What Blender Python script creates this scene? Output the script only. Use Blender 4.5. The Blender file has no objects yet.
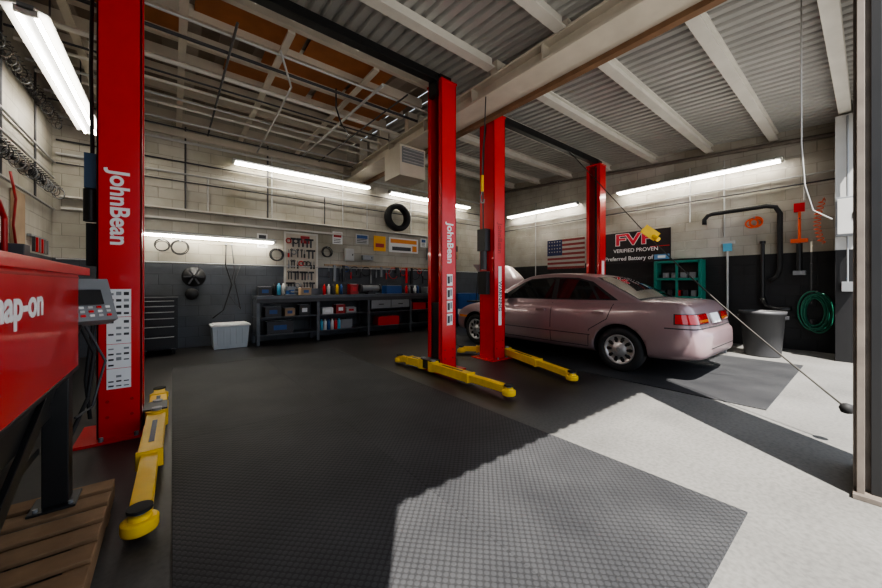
import bpy, math, random, bmesh
from mathutils import Vector, Matrix
from mathutils.bvhtree import BVHTree
random.seed(7)
sc = bpy.context.scene
COL = sc.collection
try:
    sc.view_settings.view_transform = 'AgX'; sc.view_settings.look = 'AgX - Medium High Contrast'
except Exception as e: print(e)

# ------------------------------------------------------------------ materials
MATS = {}
def M(name, col, rough=.55, metal=0., var=.12, scale=6., bump=0., emit=None, es=0., coat=0., detail=4):
    if name in MATS: return MATS[name]
    m = bpy.data.materials.new(name); m.use_nodes = True
    nt = m.node_tree; n = nt.nodes; l = nt.links
    b = n['Principled BSDF']
    b.inputs['Roughness'].default_value = rough
    b.inputs['Metallic'].default_value = metal
    b.inputs['Coat Weight'].default_value = coat
    tc = n.new('ShaderNodeTexCoord'); nz = n.new('ShaderNodeTexNoise')
    nz.inputs['Scale'].default_value = scale; nz.inputs['Detail'].default_value = detail
    l.new(tc.outputs['Object'], nz.inputs['Vector'])
    mx = n.new('ShaderNodeMixRGB')
    mx.inputs[1].default_value = (*[c*(1-var) for c in col], 1)
    mx.inputs[2].default_value = (*[min(1, c*(1+var)) for c in col], 1)
    l.new(nz.outputs['Fac'], mx.inputs[0]); l.new(mx.outputs[0], b.inputs['Base Color'])
    if bump > 0:
        bp = n.new('ShaderNodeBump'); bp.inputs['Strength'].default_value = bump; bp.inputs['Distance'].default_value = .02
        l.new(nz.outputs['Fac'], bp.inputs['Height']); l.new(bp.outputs[0], b.inputs['Normal'])
    if emit:
        b.inputs['Emission Color'].default_value = (*emit, 1)
        b.inputs['Emission Strength'].default_value = es
    MATS[name] = m
    return m

def wall_mat(name, axis, low, high, zline, dirt=.4):
    m = bpy.data.materials.new(name); m.use_nodes = True
    nt = m.node_tree; n = nt.nodes; l = nt.links; b = n['Principled BSDF']
    tc = n.new('ShaderNodeTexCoord'); sp = n.new('ShaderNodeSeparateXYZ'); cb = n.new('ShaderNodeCombineXYZ')
    l.new(tc.outputs['Object'], sp.inputs[0]); l.new(sp.outputs[axis], cb.inputs[0]); l.new(sp.outputs[2], cb.inputs[1])
    br = n.new('ShaderNodeTexBrick'); l.new(cb.outputs[0], br.inputs['Vector'])
    br.inputs['Scale'].default_value = 1; br.inputs['Brick Width'].default_value = .4; br.inputs['Row Height'].default_value = .2
    br.inputs['Mortar Size'].default_value = .006; br.inputs['Mortar Smooth'].default_value = .3
    br.inputs['Color1'].default_value = (1, 1, 1, 1); br.inputs['Color2'].default_value = (.9, .9, .9, 1); br.inputs['Mortar'].default_value = (.7, .7, .7, 1)
    nz = n.new('ShaderNodeTexNoise'); nz.inputs['Scale'].default_value = 1.3; nz.inputs['Detail'].default_value = 8
    l.new(tc.outputs['Object'], nz.inputs['Vector'])
    rp = n.new('ShaderNodeValToRGB'); rp.color_ramp.elements[0].position = .3; rp.color_ramp.elements[0].color = (1-dirt, 1-dirt*1.05, 1-dirt*1.25, 1)
    rp.color_ramp.elements[1].position = .65; l.new(nz.outputs['Fac'], rp.inputs[0])
    gt = n.new('ShaderNodeMath'); gt.operation = 'GREATER_THAN'; gt.inputs[1].default_value = zline; l.new(sp.outputs[2], gt.inputs[0])
    mx = n.new('ShaderNodeMixRGB'); mx.inputs[1].default_value = (*low, 1); mx.inputs[2].default_value = (*high, 1); l.new(gt.outputs[0], mx.inputs[0])
    m1 = n.new('ShaderNodeMixRGB'); m1.blend_type = 'MULTIPLY'; m1.inputs[0].default_value = 1; l.new(mx.outputs[0], m1.inputs[1]); l.new(br.outputs['Color'], m1.inputs[2])
    m2 = n.new('ShaderNodeMixRGB'); m2.blend_type = 'MULTIPLY'; m2.inputs[0].default_value = 1; l.new(m1.outputs[0], m2.inputs[1]); l.new(rp.outputs[0], m2.inputs[2])
    l.new(m2.outputs[0], b.inputs['Base Color']); b.inputs['Roughness'].default_value = .6
    bp = n.new('ShaderNodeBump'); bp.inputs['Strength'].default_value = .6; bp.inputs['Distance'].default_value = .01; bp.invert = True
    l.new(br.outputs['Fac'], bp.inputs['Height']); l.new(bp.outputs[0], b.inputs['Normal'])
    return m

def floor_mat():
    m = bpy.data.materials.new('concrete_floor'); m.use_nodes = True
    nt = m.node_tree; n = nt.nodes; l = nt.links; b = n['Principled BSDF']
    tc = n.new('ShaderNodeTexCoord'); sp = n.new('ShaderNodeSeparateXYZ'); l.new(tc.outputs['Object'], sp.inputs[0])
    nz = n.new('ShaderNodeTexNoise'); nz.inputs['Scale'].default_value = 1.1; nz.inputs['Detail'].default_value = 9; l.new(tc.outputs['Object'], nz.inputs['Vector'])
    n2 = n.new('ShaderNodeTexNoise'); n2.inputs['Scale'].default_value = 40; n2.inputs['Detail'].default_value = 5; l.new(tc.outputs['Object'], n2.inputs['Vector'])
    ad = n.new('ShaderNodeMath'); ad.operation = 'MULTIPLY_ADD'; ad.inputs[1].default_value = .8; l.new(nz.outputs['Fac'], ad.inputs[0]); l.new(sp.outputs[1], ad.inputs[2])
    mr = n.new('ShaderNodeMapRange'); mr.inputs['From Min'].default_value = 1.75; mr.inputs['From Max'].default_value = 2.6; l.new(ad.outputs[0], mr.inputs['Value'])  # pale concrete to dark coating; header shade also painted in, from its shadow line
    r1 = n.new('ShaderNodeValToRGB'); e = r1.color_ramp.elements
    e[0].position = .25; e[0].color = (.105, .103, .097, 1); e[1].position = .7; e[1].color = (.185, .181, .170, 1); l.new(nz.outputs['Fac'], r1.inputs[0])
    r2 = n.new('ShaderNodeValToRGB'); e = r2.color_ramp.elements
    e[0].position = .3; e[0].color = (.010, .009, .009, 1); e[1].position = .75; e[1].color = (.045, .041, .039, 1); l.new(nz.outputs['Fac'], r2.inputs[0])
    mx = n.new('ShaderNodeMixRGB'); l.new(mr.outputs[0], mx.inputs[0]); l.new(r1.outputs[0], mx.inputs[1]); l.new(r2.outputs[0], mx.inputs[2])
    r3 = n.new('ShaderNodeValToRGB'); e = r3.color_ramp.elements; e[0].color = (.72, .72, .72, 1); e[0].position = .3; e[1].position = .6; l.new(n2.outputs['Fac'], r3.inputs[0])
    mu = n.new('ShaderNodeMixRGB'); mu.blend_type = 'MULTIPLY'; mu.inputs[0].default_value = 1; l.new(mx.outputs[0], mu.inputs[1]); l.new(r3.outputs[0], mu.inputs[2])
    l.new(mu.outputs[0], b.inputs['Base Color'])
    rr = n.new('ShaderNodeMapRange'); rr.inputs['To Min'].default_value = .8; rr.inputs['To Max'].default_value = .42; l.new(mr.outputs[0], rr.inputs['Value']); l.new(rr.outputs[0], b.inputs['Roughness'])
    return m

def mat_mat():
    m = bpy.data.materials.new('rubber_mat'); m.use_nodes = True
    nt = m.node_tree; n = nt.nodes; l = nt.links; b = n['Principled BSDF']
    tc = n.new('ShaderNodeTexCoord'); mp = n.new('ShaderNodeMapping'); mp.inputs['Rotation'].default_value = (0, 0, math.radians(45)); mp.inputs['Scale'].default_value = (36, 36, 0)
    l.new(tc.outputs['Object'], mp.inputs[0])
    vo = n.new('ShaderNodeTexVoronoi'); vo.voronoi_dimensions = '2D'; vo.distance = 'EUCLIDEAN'; vo.inputs['Randomness'].default_value = 0; vo.inputs['Scale'].default_value = 1; l.new(mp.outputs[0], vo.inputs['Vector'])
    r = n.new('ShaderNodeValToRGB'); e = r.color_ramp.elements; e[0].position = .33; e[0].color = (1, 1, 1, 1); e[1].position = .50; e[1].color = (0, 0, 0, 1); l.new(vo.outputs['Distance'], r.inputs[0])
    bp = n.new('ShaderNodeBump'); bp.inputs['Strength'].default_value = .45; bp.inputs['Distance'].default_value = .003; l.new(r.outputs[0], bp.inputs['Height']); l.new(bp.outputs[0], b.inputs['Normal'])
    nz = n.new('ShaderNodeTexNoise'); nz.inputs['Scale'].default_value = 1.6; nz.inputs['Detail'].default_value = 9; l.new(tc.outputs['Object'], nz.inputs['Vector'])
    r2 = n.new('ShaderNodeValToRGB'); e = r2.color_ramp.elements; e[0].position = .3; e[0].color = (.027, .028, .031, 1); e[1].position = .72; e[1].color = (.056, .057, .060, 1); l.new(nz.outputs['Fac'], r2.inputs[0])
    mu = n.new('ShaderNodeMixRGB'); mu.blend_type = 'MULTIPLY'; mu.inputs[0].default_value = .45; l.new(r2.outputs[0], mu.inputs[1])
    l.new(r.outputs[0], mu.inputs[2]); l.new(mu.outputs[0], b.inputs['Base Color'])
    b.inputs['Roughness'].default_value = .62; b.inputs['Specular IOR Level'].default_value = .35
    return m

RED = M('red_paint', (.62, .008, .012), .30, var=.08, coat=.3)
REDD = M('red_dark', (.35, .01, .01), .4)
YEL = M('yellow_paint', (.80, .50, .006), .4, var=.15, scale=12)
BLK = M('black_metal', (.012, .012, .013), .4, var=.3)
BLKR = M('black_rubber', (.011, .011, .012), .7, var=.3)
DK = M('dark_grey', (.045, .045, .05), .5, var=.2)
GRY = M('grey_metal', (.24, .25, .26), .45, .3)
LGR = M('light_grey', (.45, .45, .44), .5)
WHT = M('white_paint', (.72, .72, .70), .45, var=.06)
OFF = M('offwhite_beam', (.56, .51, .43), .6, var=.25, scale=3)
RAFT = M('rafter_white', (.60, .58, .53), .6, var=.2, scale=3)
DIRT = M('dirty_steel', (.17, .145, .125), .55, .3, var=.5, scale=9)
WOOD = M('wood_pallet', (.23, .135, .07), .75, var=.4, scale=9, bump=.3)
PLY = M('plywood', (.36, .135, .042), .7, var=.35, scale=4)
DECK = M('deck_boards', (.24, .205, .165), .75, var=.4, scale=2.5)
CORR = M('corrugated_metal', (.42, .415, .40), .45, .25, var=.3, scale=1.2)
LABEL = M('label_white', (.8, .8, .8), .5, var=.03)
BLUE = M('blue_paint', (.02, .08, .25), .4)
TEAL = M('teal_paint', (.01, .20, .15), .4)
LBLUE = M('light_blue', (.12, .42, .62), .5)
ORG = M('orange_hose', (.75, .10, .02), .45)
GRN = M('green_hose', (.02, .16, .10), .45)
PLAST = M('clear_plastic', (.50, .56, .60), .25, var=.1)
TUBE = M('fluorescent_tube', (1, 1, 1), .5, emit=(1, .94, .83), es=38)
GLASS = M('car_glass', (.010, .012, .013), .05, var=.1, coat=.6)
PAINT = M('car_paint', (.315, .220, .232), .33, .5, var=.03, scale=30, coat=.6)
TAIL = M('tail_lamp', (.50, .008, .010), .12, coat=1)
AMB = M('amber_lamp', (.7, .2, .02), .15, coat=1)
SILV = M('silver_wheel', (.5, .5, .51), .3, .7, var=.05)
ROPE = M('rope_dark', (.04, .036, .03), .7)
TAN = M('tan_board', (.38, .27, .17), .7, var=.25)
BRN = M('rust_brown', (.20, .11, .06), .7, var=.4)

# ------------------------------------------------------------------ mesh builder
class MB:
    def __init__(s): s.v = []; s.f = []; s.mi = []; s.sm = []; s.mats = []
    def midx(s, mat):
        if mat not in s.mats: s.mats.append(mat)
        return s.mats.index(mat)
    def add(s, vs, fs, mat, smooth=False):
        o = len(s.v); s.v += [tuple(v) for v in vs]; k = s.midx(mat)
        for f in fs: s.f.append([i+o for i in f]); s.mi.append(k); s.sm.append(smooth)
    def box(s, c, d, mat, r=(0, 0, 0)):
        R = Matrix.Rotation(r[2], 3, 'Z') @ Matrix.Rotation(r[1], 3, 'Y') @ Matrix.Rotation(r[0], 3, 'X')
        vs = [Vector(c) + R @ Vector((x*d[0]/2, y*d[1]/2, z*d[2]/2)) for x in (-1, 1) for y in (-1, 1) for z in (-1, 1)]
        s.add(vs, [(0, 1, 3, 2), (4, 6, 7, 5), (0, 4, 5, 1), (2, 3, 7, 6), (0, 2, 6, 4), (1, 5, 7, 3)], mat)
    def bb(s, x0, x1, y0, y1, z0, z1, mat): s.box(((x0+x1)/2, (y0+y1)/2, (z0+z1)/2), (x1-x0, y1-y0, z1-z0), mat)
    def lathe(s, c, axis, prof, mat, seg=24, smooth=True):
        ax = Vector(axis).normalized(); a = ax.orthogonal().normalized(); b = ax.cross(a); c = Vector(c)
        vs = []
        for r, h in prof:
            for i in range(seg):
                t = 2*math.pi*i/seg
                vs.append(c + ax*h + (a*math.cos(t) + b*math.sin(t))*r)
        fs = []
        for j in range(len(prof)-1):
            for i in range(seg):
                k = (i+1) % seg
                fs.append((j*seg+i, j*seg+k, (j+1)*seg+k, (j+1)*seg+i))
        s.add(vs, fs, mat, smooth)
    def cyl(s, p0, p1, r, mat, r2=None, seg=16):
        p0 = Vector(p0); p1 = Vector(p1); L = (p1-p0).length; r2 = r if r2 is None else r2
        s.lathe(p0, p1-p0, [(0.0001, 0), (r, 0)], mat, seg, False)
        s.lathe(p0, p1-p0, [(r, 0), (r2, L)], mat, seg, True)
        s.lathe(p0, p1-p0, [(r2, L), (0.0001, L)], mat, seg, False)
    def tube(s, pts, r, mat, seg=8, closed=False):
        P = [Vector(p) for p in pts]; n = len(P); vs = []; prev = None
        for i, p in enumerate(P):
            if closed: t = P[(i+1) % n]-P[i-1]
            else: t = P[min(i+1, n-1)]-P[max(i-1, 0)]
            t.normalize()
            a = t.orthogonal().normalized() if prev is None else (prev - t*prev.dot(t)).normalized()
            prev = a; b = t.cross(a)
            for k in range(seg):
                q = 2*math.pi*k/seg; vs.append(p + (a*math.cos(q)+b*math.sin(q))*r)
        fs = []
        for i in range(n if closed else n-1):
            j = (i+1) % n
            for k in range(seg):
                q = (k+1) % seg; fs.append((i*seg+k, i*seg+q, j*seg+q, j*seg+k))
        if not closed: fs += [list(range(seg))[::-1], [(n-1)*seg+k for k in range(seg)]]
        s.add(vs, fs, mat, True)
    def ring(s, c, axis, R, r, mat, seg=28, sy=1.0):
        ax = Vector(axis).normalized()
        up = Vector((0, 0, 1)) if abs(ax.z) < .9 else Vector((1, 0, 0))
        a = ax.cross(up).normalized(); b = a.cross(ax)
        s.tube([Vector(c)+a*math.cos(2*math.pi*i/seg)*R+b*math.sin(2*math.pi*i/seg)*R*sy for i in range(seg)], r, mat, closed=True)
    def build(s, name, bevel=0., parent=None, origin=True):
        me = bpy.data.meshes.new(name)
        xs = list(zip(*s.v)); c = Vector(((min(xs[0])+max(xs[0]))/2, (min(xs[1])+max(xs[1]))/2, min(xs[2]))) if origin else Vector((0, 0, 0))
        me.from_pydata([Vector(v)-c for v in s.v], [], s.f)
        for m in s.mats: me.materials.append(m)
        for i, p in enumerate(me.polygons): p.material_index = s.mi[i]; p.use_smooth = s.sm[i]
        me.update()
        o = bpy.data.objects.new(name, me); o.location = c; COL.objects.link(o)
        if bevel:
            b = o.modifiers.new('bev', 'BEVEL'); b.width = bevel; b.segments = 2; b.limit_method = 'ANGLE'
        if parent: setp(o, parent)
        return o
def setp(o, p):
    o.parent = p; o.matrix_parent_inverse = Matrix.Translation(-Vector(p.location))
def text(body, loc, xd, yd, size, mat, parent, name='lettering', ext=.001, align='CENTER', sx=1.0, off=.012):
    cu = bpy.data.curves.new(name, 'FONT'); cu.body = body; cu.size = size; cu.extrude = ext; cu.align_x = align; cu.align_y = 'CENTER'
    cu.offset = size*off
    cu.materials.append(mat)
    o = bpy.data.objects.new(name, cu); COL.objects.link(o)
    x = Vector(xd).normalized(); y = Vector(yd).normalized(); z = x.cross(y)
    R = Matrix((x*sx, y, z)).transposed().to_4x4()
    o.matrix_world = Matrix.Translation(Vector(loc)) @ R
    if parent: setp(o, parent)
    return o
def empty(name, loc=(0, 0, 0)):
    e = bpy.data.objects.new(name, None); e.location = loc; COL.objects.link(e); return e

# ------------------------------------------------------------------ room shell
XL, XR, YB = -1.5, 9.08, 8.1
def rz(y): return 4.02 + .08*y
WB = wall_mat('block_wall_back', 0, (.10, .11, .13), (.47, .445, .385), 1.64)
WR = wall_mat('block_wall_right', 1, (.012, .012, .014), (.48, .455, .41), 1.8)
WL = wall_mat('block_wall_left', 1, (.10, .11, .13), (.54, .515, .455), 1.64)
m = MB(); m.bb(XL-.2, XR+.2, YB+.003, YB+.2, 0, 4.9, WB); m.build('wall_back', origin=False)
m = MB(); m.bb(XR+.003, XR+.2, -.1, YB, 0, 4.9, WR); m.build('wall_right', origin=False)
m = MB(); m.bb(XL-.2, XL-.003, -.1, YB, 0, 4.9, WL); m.build('wall_left', origin=False)
m = MB(); m.bb(XL, -.22, -.1, 0, 0, 4.05, WB); m.bb(-.22, XR, -.1, 0, 3.65, 4.05, WB); m.bb(8.62, XR, -.1, 0, 0, 3.65, WB); m.build('wall_front', origin=False)
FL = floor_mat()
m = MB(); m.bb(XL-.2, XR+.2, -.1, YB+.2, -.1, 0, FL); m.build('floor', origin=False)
DRV = M('driveway_concrete', (.30, .29, .27), .8, var=.2, scale=2)
m = MB(); m.bb(-25, 30, -25, -.1, -.12, -.005, DRV); m.build('ground', origin=False)

m = MB()
def corr(x0, x1, y0, y1):
    n = int((x1-x0)/.0125); vs = []
    for i in range(n+1):
        x = x0+(x1-x0)*i/n; u = (x/.15) % 1.0
        dz = .045*min(1, max(0, (abs(u-.5)*2-.55)*4))
        for y in (y0, y1): vs.append((x, y, rz(y)+dz))
    m.add(vs, [(2*i, 2*i+1, 2*i+3, 2*i+2) for i in range(n)], CORR, False)
corr(XL-.2, XR+.2, -.3, 4.15); corr(3.5, XR+.2, 4.15, YB+.2)
m.bb(XL-.2, 3.55, 4.1, YB+.2, 4.75, 4.85, DECK)
DB = M('deck_b', (.31, .27, .225), .7, var=.3); DC = M('deck_c', (.17, .13, .095), .7, var=.4)
x = XL
while x < 3.5:
    b_ = 4.1; m.add([(x, b_, rz(b_)), (x+.19, b_, rz(b_)), (x+.19, YB+.1, rz(YB+.1)), (x, YB+.1, rz(YB+.1))], [(3, 2, 1, 0)], (DECK, DB, DC)[random.randrange(3)]); x += .2
m.build('ceiling', origin=False)
m = MB()
for y in (.25, 1.15, 2.15, 3.2, 4.3, 5.4, 6.5, 7.5):
    z = rz(y)-.005
    m.bb(3.72, XR, y-.02, y+.02, z-.13, z, RAFT); m.bb(3.72, XR, y-.065, y+.065, z-.145, z-.125, RAFT); m.bb(3.72, XR, y-.065, y+.065, z-.02, z, RAFT)
    if y < 3.9: m.bb(XL, 3.4, y-.02, y+.02, z-.13, z, RAFT); m.bb(XL, 3.4, y-.065, y+.065, z-.145, z-.125, RAFT)
m.build('ceiling_rafters')
m = MB()
JS = .62; JY = [4.22+JS*k for k in range(7)]
for y in JY:
    z = rz(y); m.bb(XL, 3.38, y-.035, y+.035, z-.15, z-.005, OFF)
for x in (-.9, .1, 1.1, 2.2): m.bb(x-.04, x+.04, 4.2, 8.0, 4.14, 4.17, OFF)
m.bb(XL, 3.38, YB-.09, YB-.001, 4.25, 4.42, OFF)
m.build('ceiling_joists')
m = MB()
for (x0, x1, k) in ((.2, 1.35, 0), (1.4, 2.6, 0), (1.0, 2.2, 1), (2.25, 3.3, 1), (1.9, 3.2, 2), (.6, 1.8, 2), (2.4, 3.3, 3), (-.9, .1, 1)):
    y0 = JY[k]+.04; y1 = JY[k+1]-.04
    m.bb(x0, x1, y0, y1, rz(y0)-.02, rz(y0)-.008, PLY)
m.build('plywood_ceiling_panels')
m = MB()
m.bb(3.38, 3.72, .0, YB, 3.80, 3.83, OFF); m.bb(3.53, 3.57, .0, YB, 3.83, 4.06, OFF); m.bb(3.42, 3.68, 0, YB, 4.04, 4.07, OFF)
for y in (1.2, 2.4, 3.6, 4.8, 6.0, 7.2): m.bb(3.41, 3.69, y-.01, y+.01, 3.84, 4.04, OFF)
for y in (.25, 1.15, 2.15, 3.2, 4.3, 5.4, 6.5, 7.5): m.bb(3.45, 3.65, y-.06, y+.06, 4.07, rz(y)-.02, OFF)
m.bb(3.86, 3.95, .0, YB, 3.78, 3.86, BRN); m.bb(3.72, 3.88, .0, YB, 3.84, 3.86, OFF)
m.build('ceiling_beam')
m = MB()
m.bb(3.10, 3.16, -.25, .064, 0, 4.0, DIRT); m.bb(3.16, 3.50, -.2, .03, 0, 4.0, GRY); m.bb(3.50, 3.56, -.25, .064, 0, 4.0, DIRT)
m.bb(3.03, 3.10, .02, .05, 0.02, 3.9, DIRT); m.bb(3.06, 3.10, -.04, .0, 0.02, 3.9, BLK); m.bb(3.07, 3.10, -.09, -.055, 0.02, 3.9, LGR); m.bb(3.02, 3.10, -.14, -.11, 0.02, 3.9, BLK)
m.bb(3.00, 3.10, -.2, .064, 0, .03, DIRT)
m.build('door_jamb_column', .003)
m = MB(); m.bb(8.2, 8.62, .01, .35, 1.75, 3.85, LGR); m.bb(8.2, 8.62, .01, .35, 0, 1.75, BLK)
m.build('door_pier', .004)
m = MB(); m.bb(8.06, 8.195, .10, .34, 1.95, 2.55, GRY); m.bb(8.045, 8.06, .12, .32, 1.98, 2.52, LGR); m.bb(8.035, 8.045, .15, .17, 2.2, 2.3, BLK); m.cyl((8.13, .22, 2.55), (8.13, .22, 3.8), .015, GRY, seg=8); m.cyl((8.13, .22, 1.2), (8.13, .22, 1.95), .012, GRY, seg=8); m.bb(8.08, 8.195, .16, .28, 1.1, 1.25, GRY); m.build('electrical_cabinet', .004)

# ------------------------------------------------------------------ floor mats
RM = mat_mat()
def matobj(x0, x1, y0, y1):
    m = MB(); m.bb(x0, x1, y0, y1, 0.0005, .010, RM); return m.build('rubber_floor_mat', .002)
for (a, b) in ((.40, 3.3), (3.301, 6.2)):
    matobj(0, 1.18, a, b); matobj(1.181, 2.37, a, b)
for (a, b) in ((.62, 3.3), (3.301, 6.0)):
    matobj(4.45, 5.9, a, b); matobj(5.901, 7.35, a, b)

# ------------------------------------------------------------------ two-post lifts
def post(m, x0, x1, y0, y1, H, side):
    t = .012
    m.bb(x0, x1, y0, y0+t, .02, H, RED); m.bb(x0, x1, y1-t, y1, .02, H, RED)
    if side > 0:
        m.bb(x0, x0+t, y0, y1, .02, H, RED); m.bb(x1-t, x1, y0, y0+.07, .02, H, RED); m.bb(x1-t, x1, y1-.07, y1, .02, H, RED)
        m.bb(x0-.12, x1+.1, y0-.08, y1+.08, 0, .02, RED)
    else:
        m.bb(x1-t, x1, y0, y1, .02, H, RED); m.bb(x0, x0+t, y0, y0+.07, .02, H, RED); m.bb(x0, x0+t, y1-.07, y1, .02, H, RED)
        m.bb(x0-.1, x1+.12, y0-.08, y1+.08, 0, .02, RED)
    yc = (y0+y1)/2; xc = (x0+x1)/2
    m.bb(x0+.02, x1-.02, y0+.03, y1-.03, .08, .95, BLK)
    m.bb(xc-.02, xc+.02, yc-.02, yc+.02, .95, H, DK)
    xe = x1 if side > 0 else x0
    m.bb(min(xe, xe+side*.16), max(xe, xe+side*.16), y0+.04, y1-.04, .05, .17, BLK)
    m.bb(x0-.01, x1+.01, y0-.01, y1+.01, H-.03, H, RED)
    m.bb(x0+.03, x1-.03, yc-.09, yc+.09, H, H+.1, BLK)
    for zc in (.18, .30):
        for dx in (-.07, .07): m.cyl((xc+dx, y0-.008, zc), (xc+dx, y0, zc), .012, REDD, seg=8)
    for dx in (-.1, .1):
        for dy in (-.22, .22): m.cyl((xc+dx, yc+dy, .02), (xc+dx, yc+dy, .05), .015, GRY, seg=8)
def arm(m, p0, p1, z=.095, w=.12):
    p0 = Vector((*p0, z)); p1 = Vector((*p1, z)); d = p1-p0; L = d.length; a = math.atan2(d.y, d.x); u = d.normalized(); v = Vector((-u.y, u.x, 0))
    m.box(p0+u*L*.28, (L*.56, w, .10), YEL, (0, 0, a))
    m.box(p0+u*L*.73, (L*.46, w*.72, .075), YEL, (0, 0, a))
    m.box(p0+u*L*.555, (.025, w*1.12, .112), YEL, (0, 0, a))
    m.box(p0+u*L*.3+Vector((0, 0, .051)), (L*.3, .03, .003), BLK, (0, 0, a))
    m.cyl((p0.x, p0.y, .03), (p0.x, p0.y, .16), .075, YEL, seg=20)
    m.cyl((p0.x, p0.y, .16), (p0.x, p0.y, .18), .035, GRY, seg=16)
    m.lathe((p1.x, p1.y, .035), (0, 0, 1), [(.001, 0), (.068, 0), (.072, .012), (.072, .05), (.06, .058), (.045, .058), (.045, .075), (.03, .08), (.001, .08)], YEL, 28)
    m.cyl((p1.x, p1.y, .115), (p1.x, p1.y, .13), .028, GRY, seg=16)
    m.cyl((p1.x, p1.y, .13), (p1.x, p1.y, .145), .050, BLKR, seg=24)
m = MB()
post(m, -.45, -.19, 3.65, 3.97, 4.05, 1); post(m, 2.90, 3.16, 3.65, 3.97, 4.05, -1)
m.bb(-.3, 3.05, 3.76, 3.86, 4.05, 4.17, BLK)
m.bb(-.3, 3.05, 3.70, 3.72, 4.02, 4.06, BLK)
arm(m, (-.1, 3.70), (-.12, 2.16)); arm(m, (-.1, 3.93), (-.1, 4.55))
arm(m, (2.79, 3.70), (2.80, 2.38)); arm(m, (2.79, 3.93), (2.72, 4.45))
m.bb(-.53, -.45, 3.74, 3.90, 1.95, 2.22, M('motor_blue', (.04, .08, .15), .4)); m.cyl((-.50, 3.81, 1.70), (-.50, 3.81, 1.95), .045, BLK); m.bb(-.52, -.46, 3.75, 3.87, 1.35, 1.68, BLKR)
m.tube([(-.49, 3.8, 2.2), (-.50, 3.8, 2.9), (-.49, 3.8, 3.6), (-.47, 3.82, 4.1)], .013, BLK)
m.tube([(-.47, 3.66, 0.9), (-.5, 3.6, .5), (-.48, 3.62, .2)], .012, BLKR)
m.bb(2.86, 2.93, 3.72, 3.9, 3.85, 4.1, BLK)
la = m.build('two_post_lift', .003)
text('JohnBean', (-.325, 3.646, 1.80), (0, 0, -1), (1, 0, 0), .155, LABEL, la, off=.025)
for z, h in ((1.06, .20), (.845, .19), (.645, .17), (.47, .14)):
    b = MB(); b.bb(-.395, -.255, 3.6445, 3.648, z-h/2-.008, z+h/2+.008, LABEL)
    for i in range(4):
        for j in range(3):
            if random.random() < .75: b.bb(-.385+.044*j, -.385+.044*j+.03, 3.6425, 3.6446, z-h/2+.01+i*h/4, z-h/2+.01+i*h/4+h*random.uniform(.04, .15), random.choice([DK, GRY, BLK]))
    b.build('warning_label', parent=la)
text('JohnBean', (3.045, 3.646, 1.78), (0, 0, -1), (1, 0, 0), .15, LABEL, la, off=.025)
for z in (1.27, 1.08, .90, .72):
    b = MB(); b.bb(2.99, 3.09, 3.6445, 3.648, z-.08, z+.08, LABEL); b.bb(3.0, 3.04, 3.6425, 3.6446, z-.05, z+.05, DK); b.bb(3.05, 3.08, 3.6425, 3.6446, z-.03, z+.06, GRY); b.build('warning_label', parent=la)
m = MB()
post(m, 4.02, 4.28, 3.72, 4.04, 3.95, 1); post(m, 7.55, 7.82, 3.78, 4.10, 3.95, -1)
m.bb(4.1, 7.7, 3.86, 3.96, 3.95, 4.07, BLK)
arm(m, (4.38, 3.76), (3.86, 2.28)); arm(m, (4.38, 4.0), (3.95, 4.42))
arm(m, (7.44, 3.8), (7.40, 2.6)); arm(m, (7.44, 4.08), (7.4, 4.9))
m.bb(3.90, 4.02, 3.8, 3.98, 1.75, 2.1, BLK); m.cyl((3.96, 3.89, 1.45), (3.96, 3.89, 1.75), .055, DK); m.bb(3.92, 4.01, 3.8, 3.98, 1.05, 1.42, BLKR)
m.tube([(3.96, 3.9, 2.1), (3.95, 3.9, 2.8), (3.98, 3.9, 3.5), (4.05, 3.9, 3.97)], .012, BLK)
lb = m.build('two_post_lift', .003)
b = MB(); b.bb(4.12, 4.19, 3.7145, 3.718, .55, 1.5, LABEL); b.build('warning_label', parent=lb)
text('WARNING', (4.155, 3.713, 1.02), (0, 0, -1), (1, 0, 0), .1, DK, lb)
text('JohnBean', (4.155, 3.7165, 1.95), (0, 0, -1), (1, 0, 0), .13, REDD, lb)
b = MB(); b.bb(7.63, 7.74, 3.7745, 3.778, 1.2, 1.75, LABEL); b.build('warning_label', parent=lb)

# ------------------------------------------------------------------ fluorescent lights
def fixture(p0, p1, back):
    p0 = Vector(p0); p1 = Vector(p1); d = (p1-p0); L = d.length; a = math.atan2(d.y, d.x); c = (p0+p1)/2
    m = MB(); R = Matrix.Rotation(a, 3, 'Z')
    m.box(c, (L, .10, .05), GRY, (0, 0, a))
    m.box(c+R @ Vector((0, .10, -.005)), (L, .1, .01), LGR, (math.radians(-20), 0, a)); m.box(c+R @ Vector((0, -.10, -.005)), (L, .1, .01), LGR, (math.radians(20), 0, a))
    for s in (-.055, .055):
        q0 = p0+R @ Vector((.04, s, -.05)); q1 = p1+R @ Vector((-.04, s, -.05)); m.cyl(q0, q1, .016, TUBE, seg=12)
    for e in (.02, L-.02): m.box(p0+R @ Vector((e, 0, -.035)), (.04, .14, .05), LGR, (0, 0, a))
    for e in (.25*L, .75*L):
        q = p0+R @ Vector((e, 0, .02))
        if back == 'y+': m.cyl(q, (q.x, YB, q.z), .012, DK, seg=8)
        elif back == 'x+': m.cyl(q, (XR, q.y, q.z), .012, DK, seg=8)
        else: m.cyl(q, (q.x, q.y, rz(q.y)-.02), .008, DK, seg=8)
    return m.build('fluorescent_light_fixture')
fixture((.95, 7.9, 3.70), (3.95, 7.9, 3.70), 'y+')
fixture((4.5, 7.9, 3.68), (7.4, 7.9, 3.68), 'y+')
fixture((-.42, 7.88, 2.14), (1.72, 7.88, 2.14), 'y+')
fixture((8.85, 7.55, 3.5), (8.85, 5.05, 3.5), 'x+')
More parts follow.
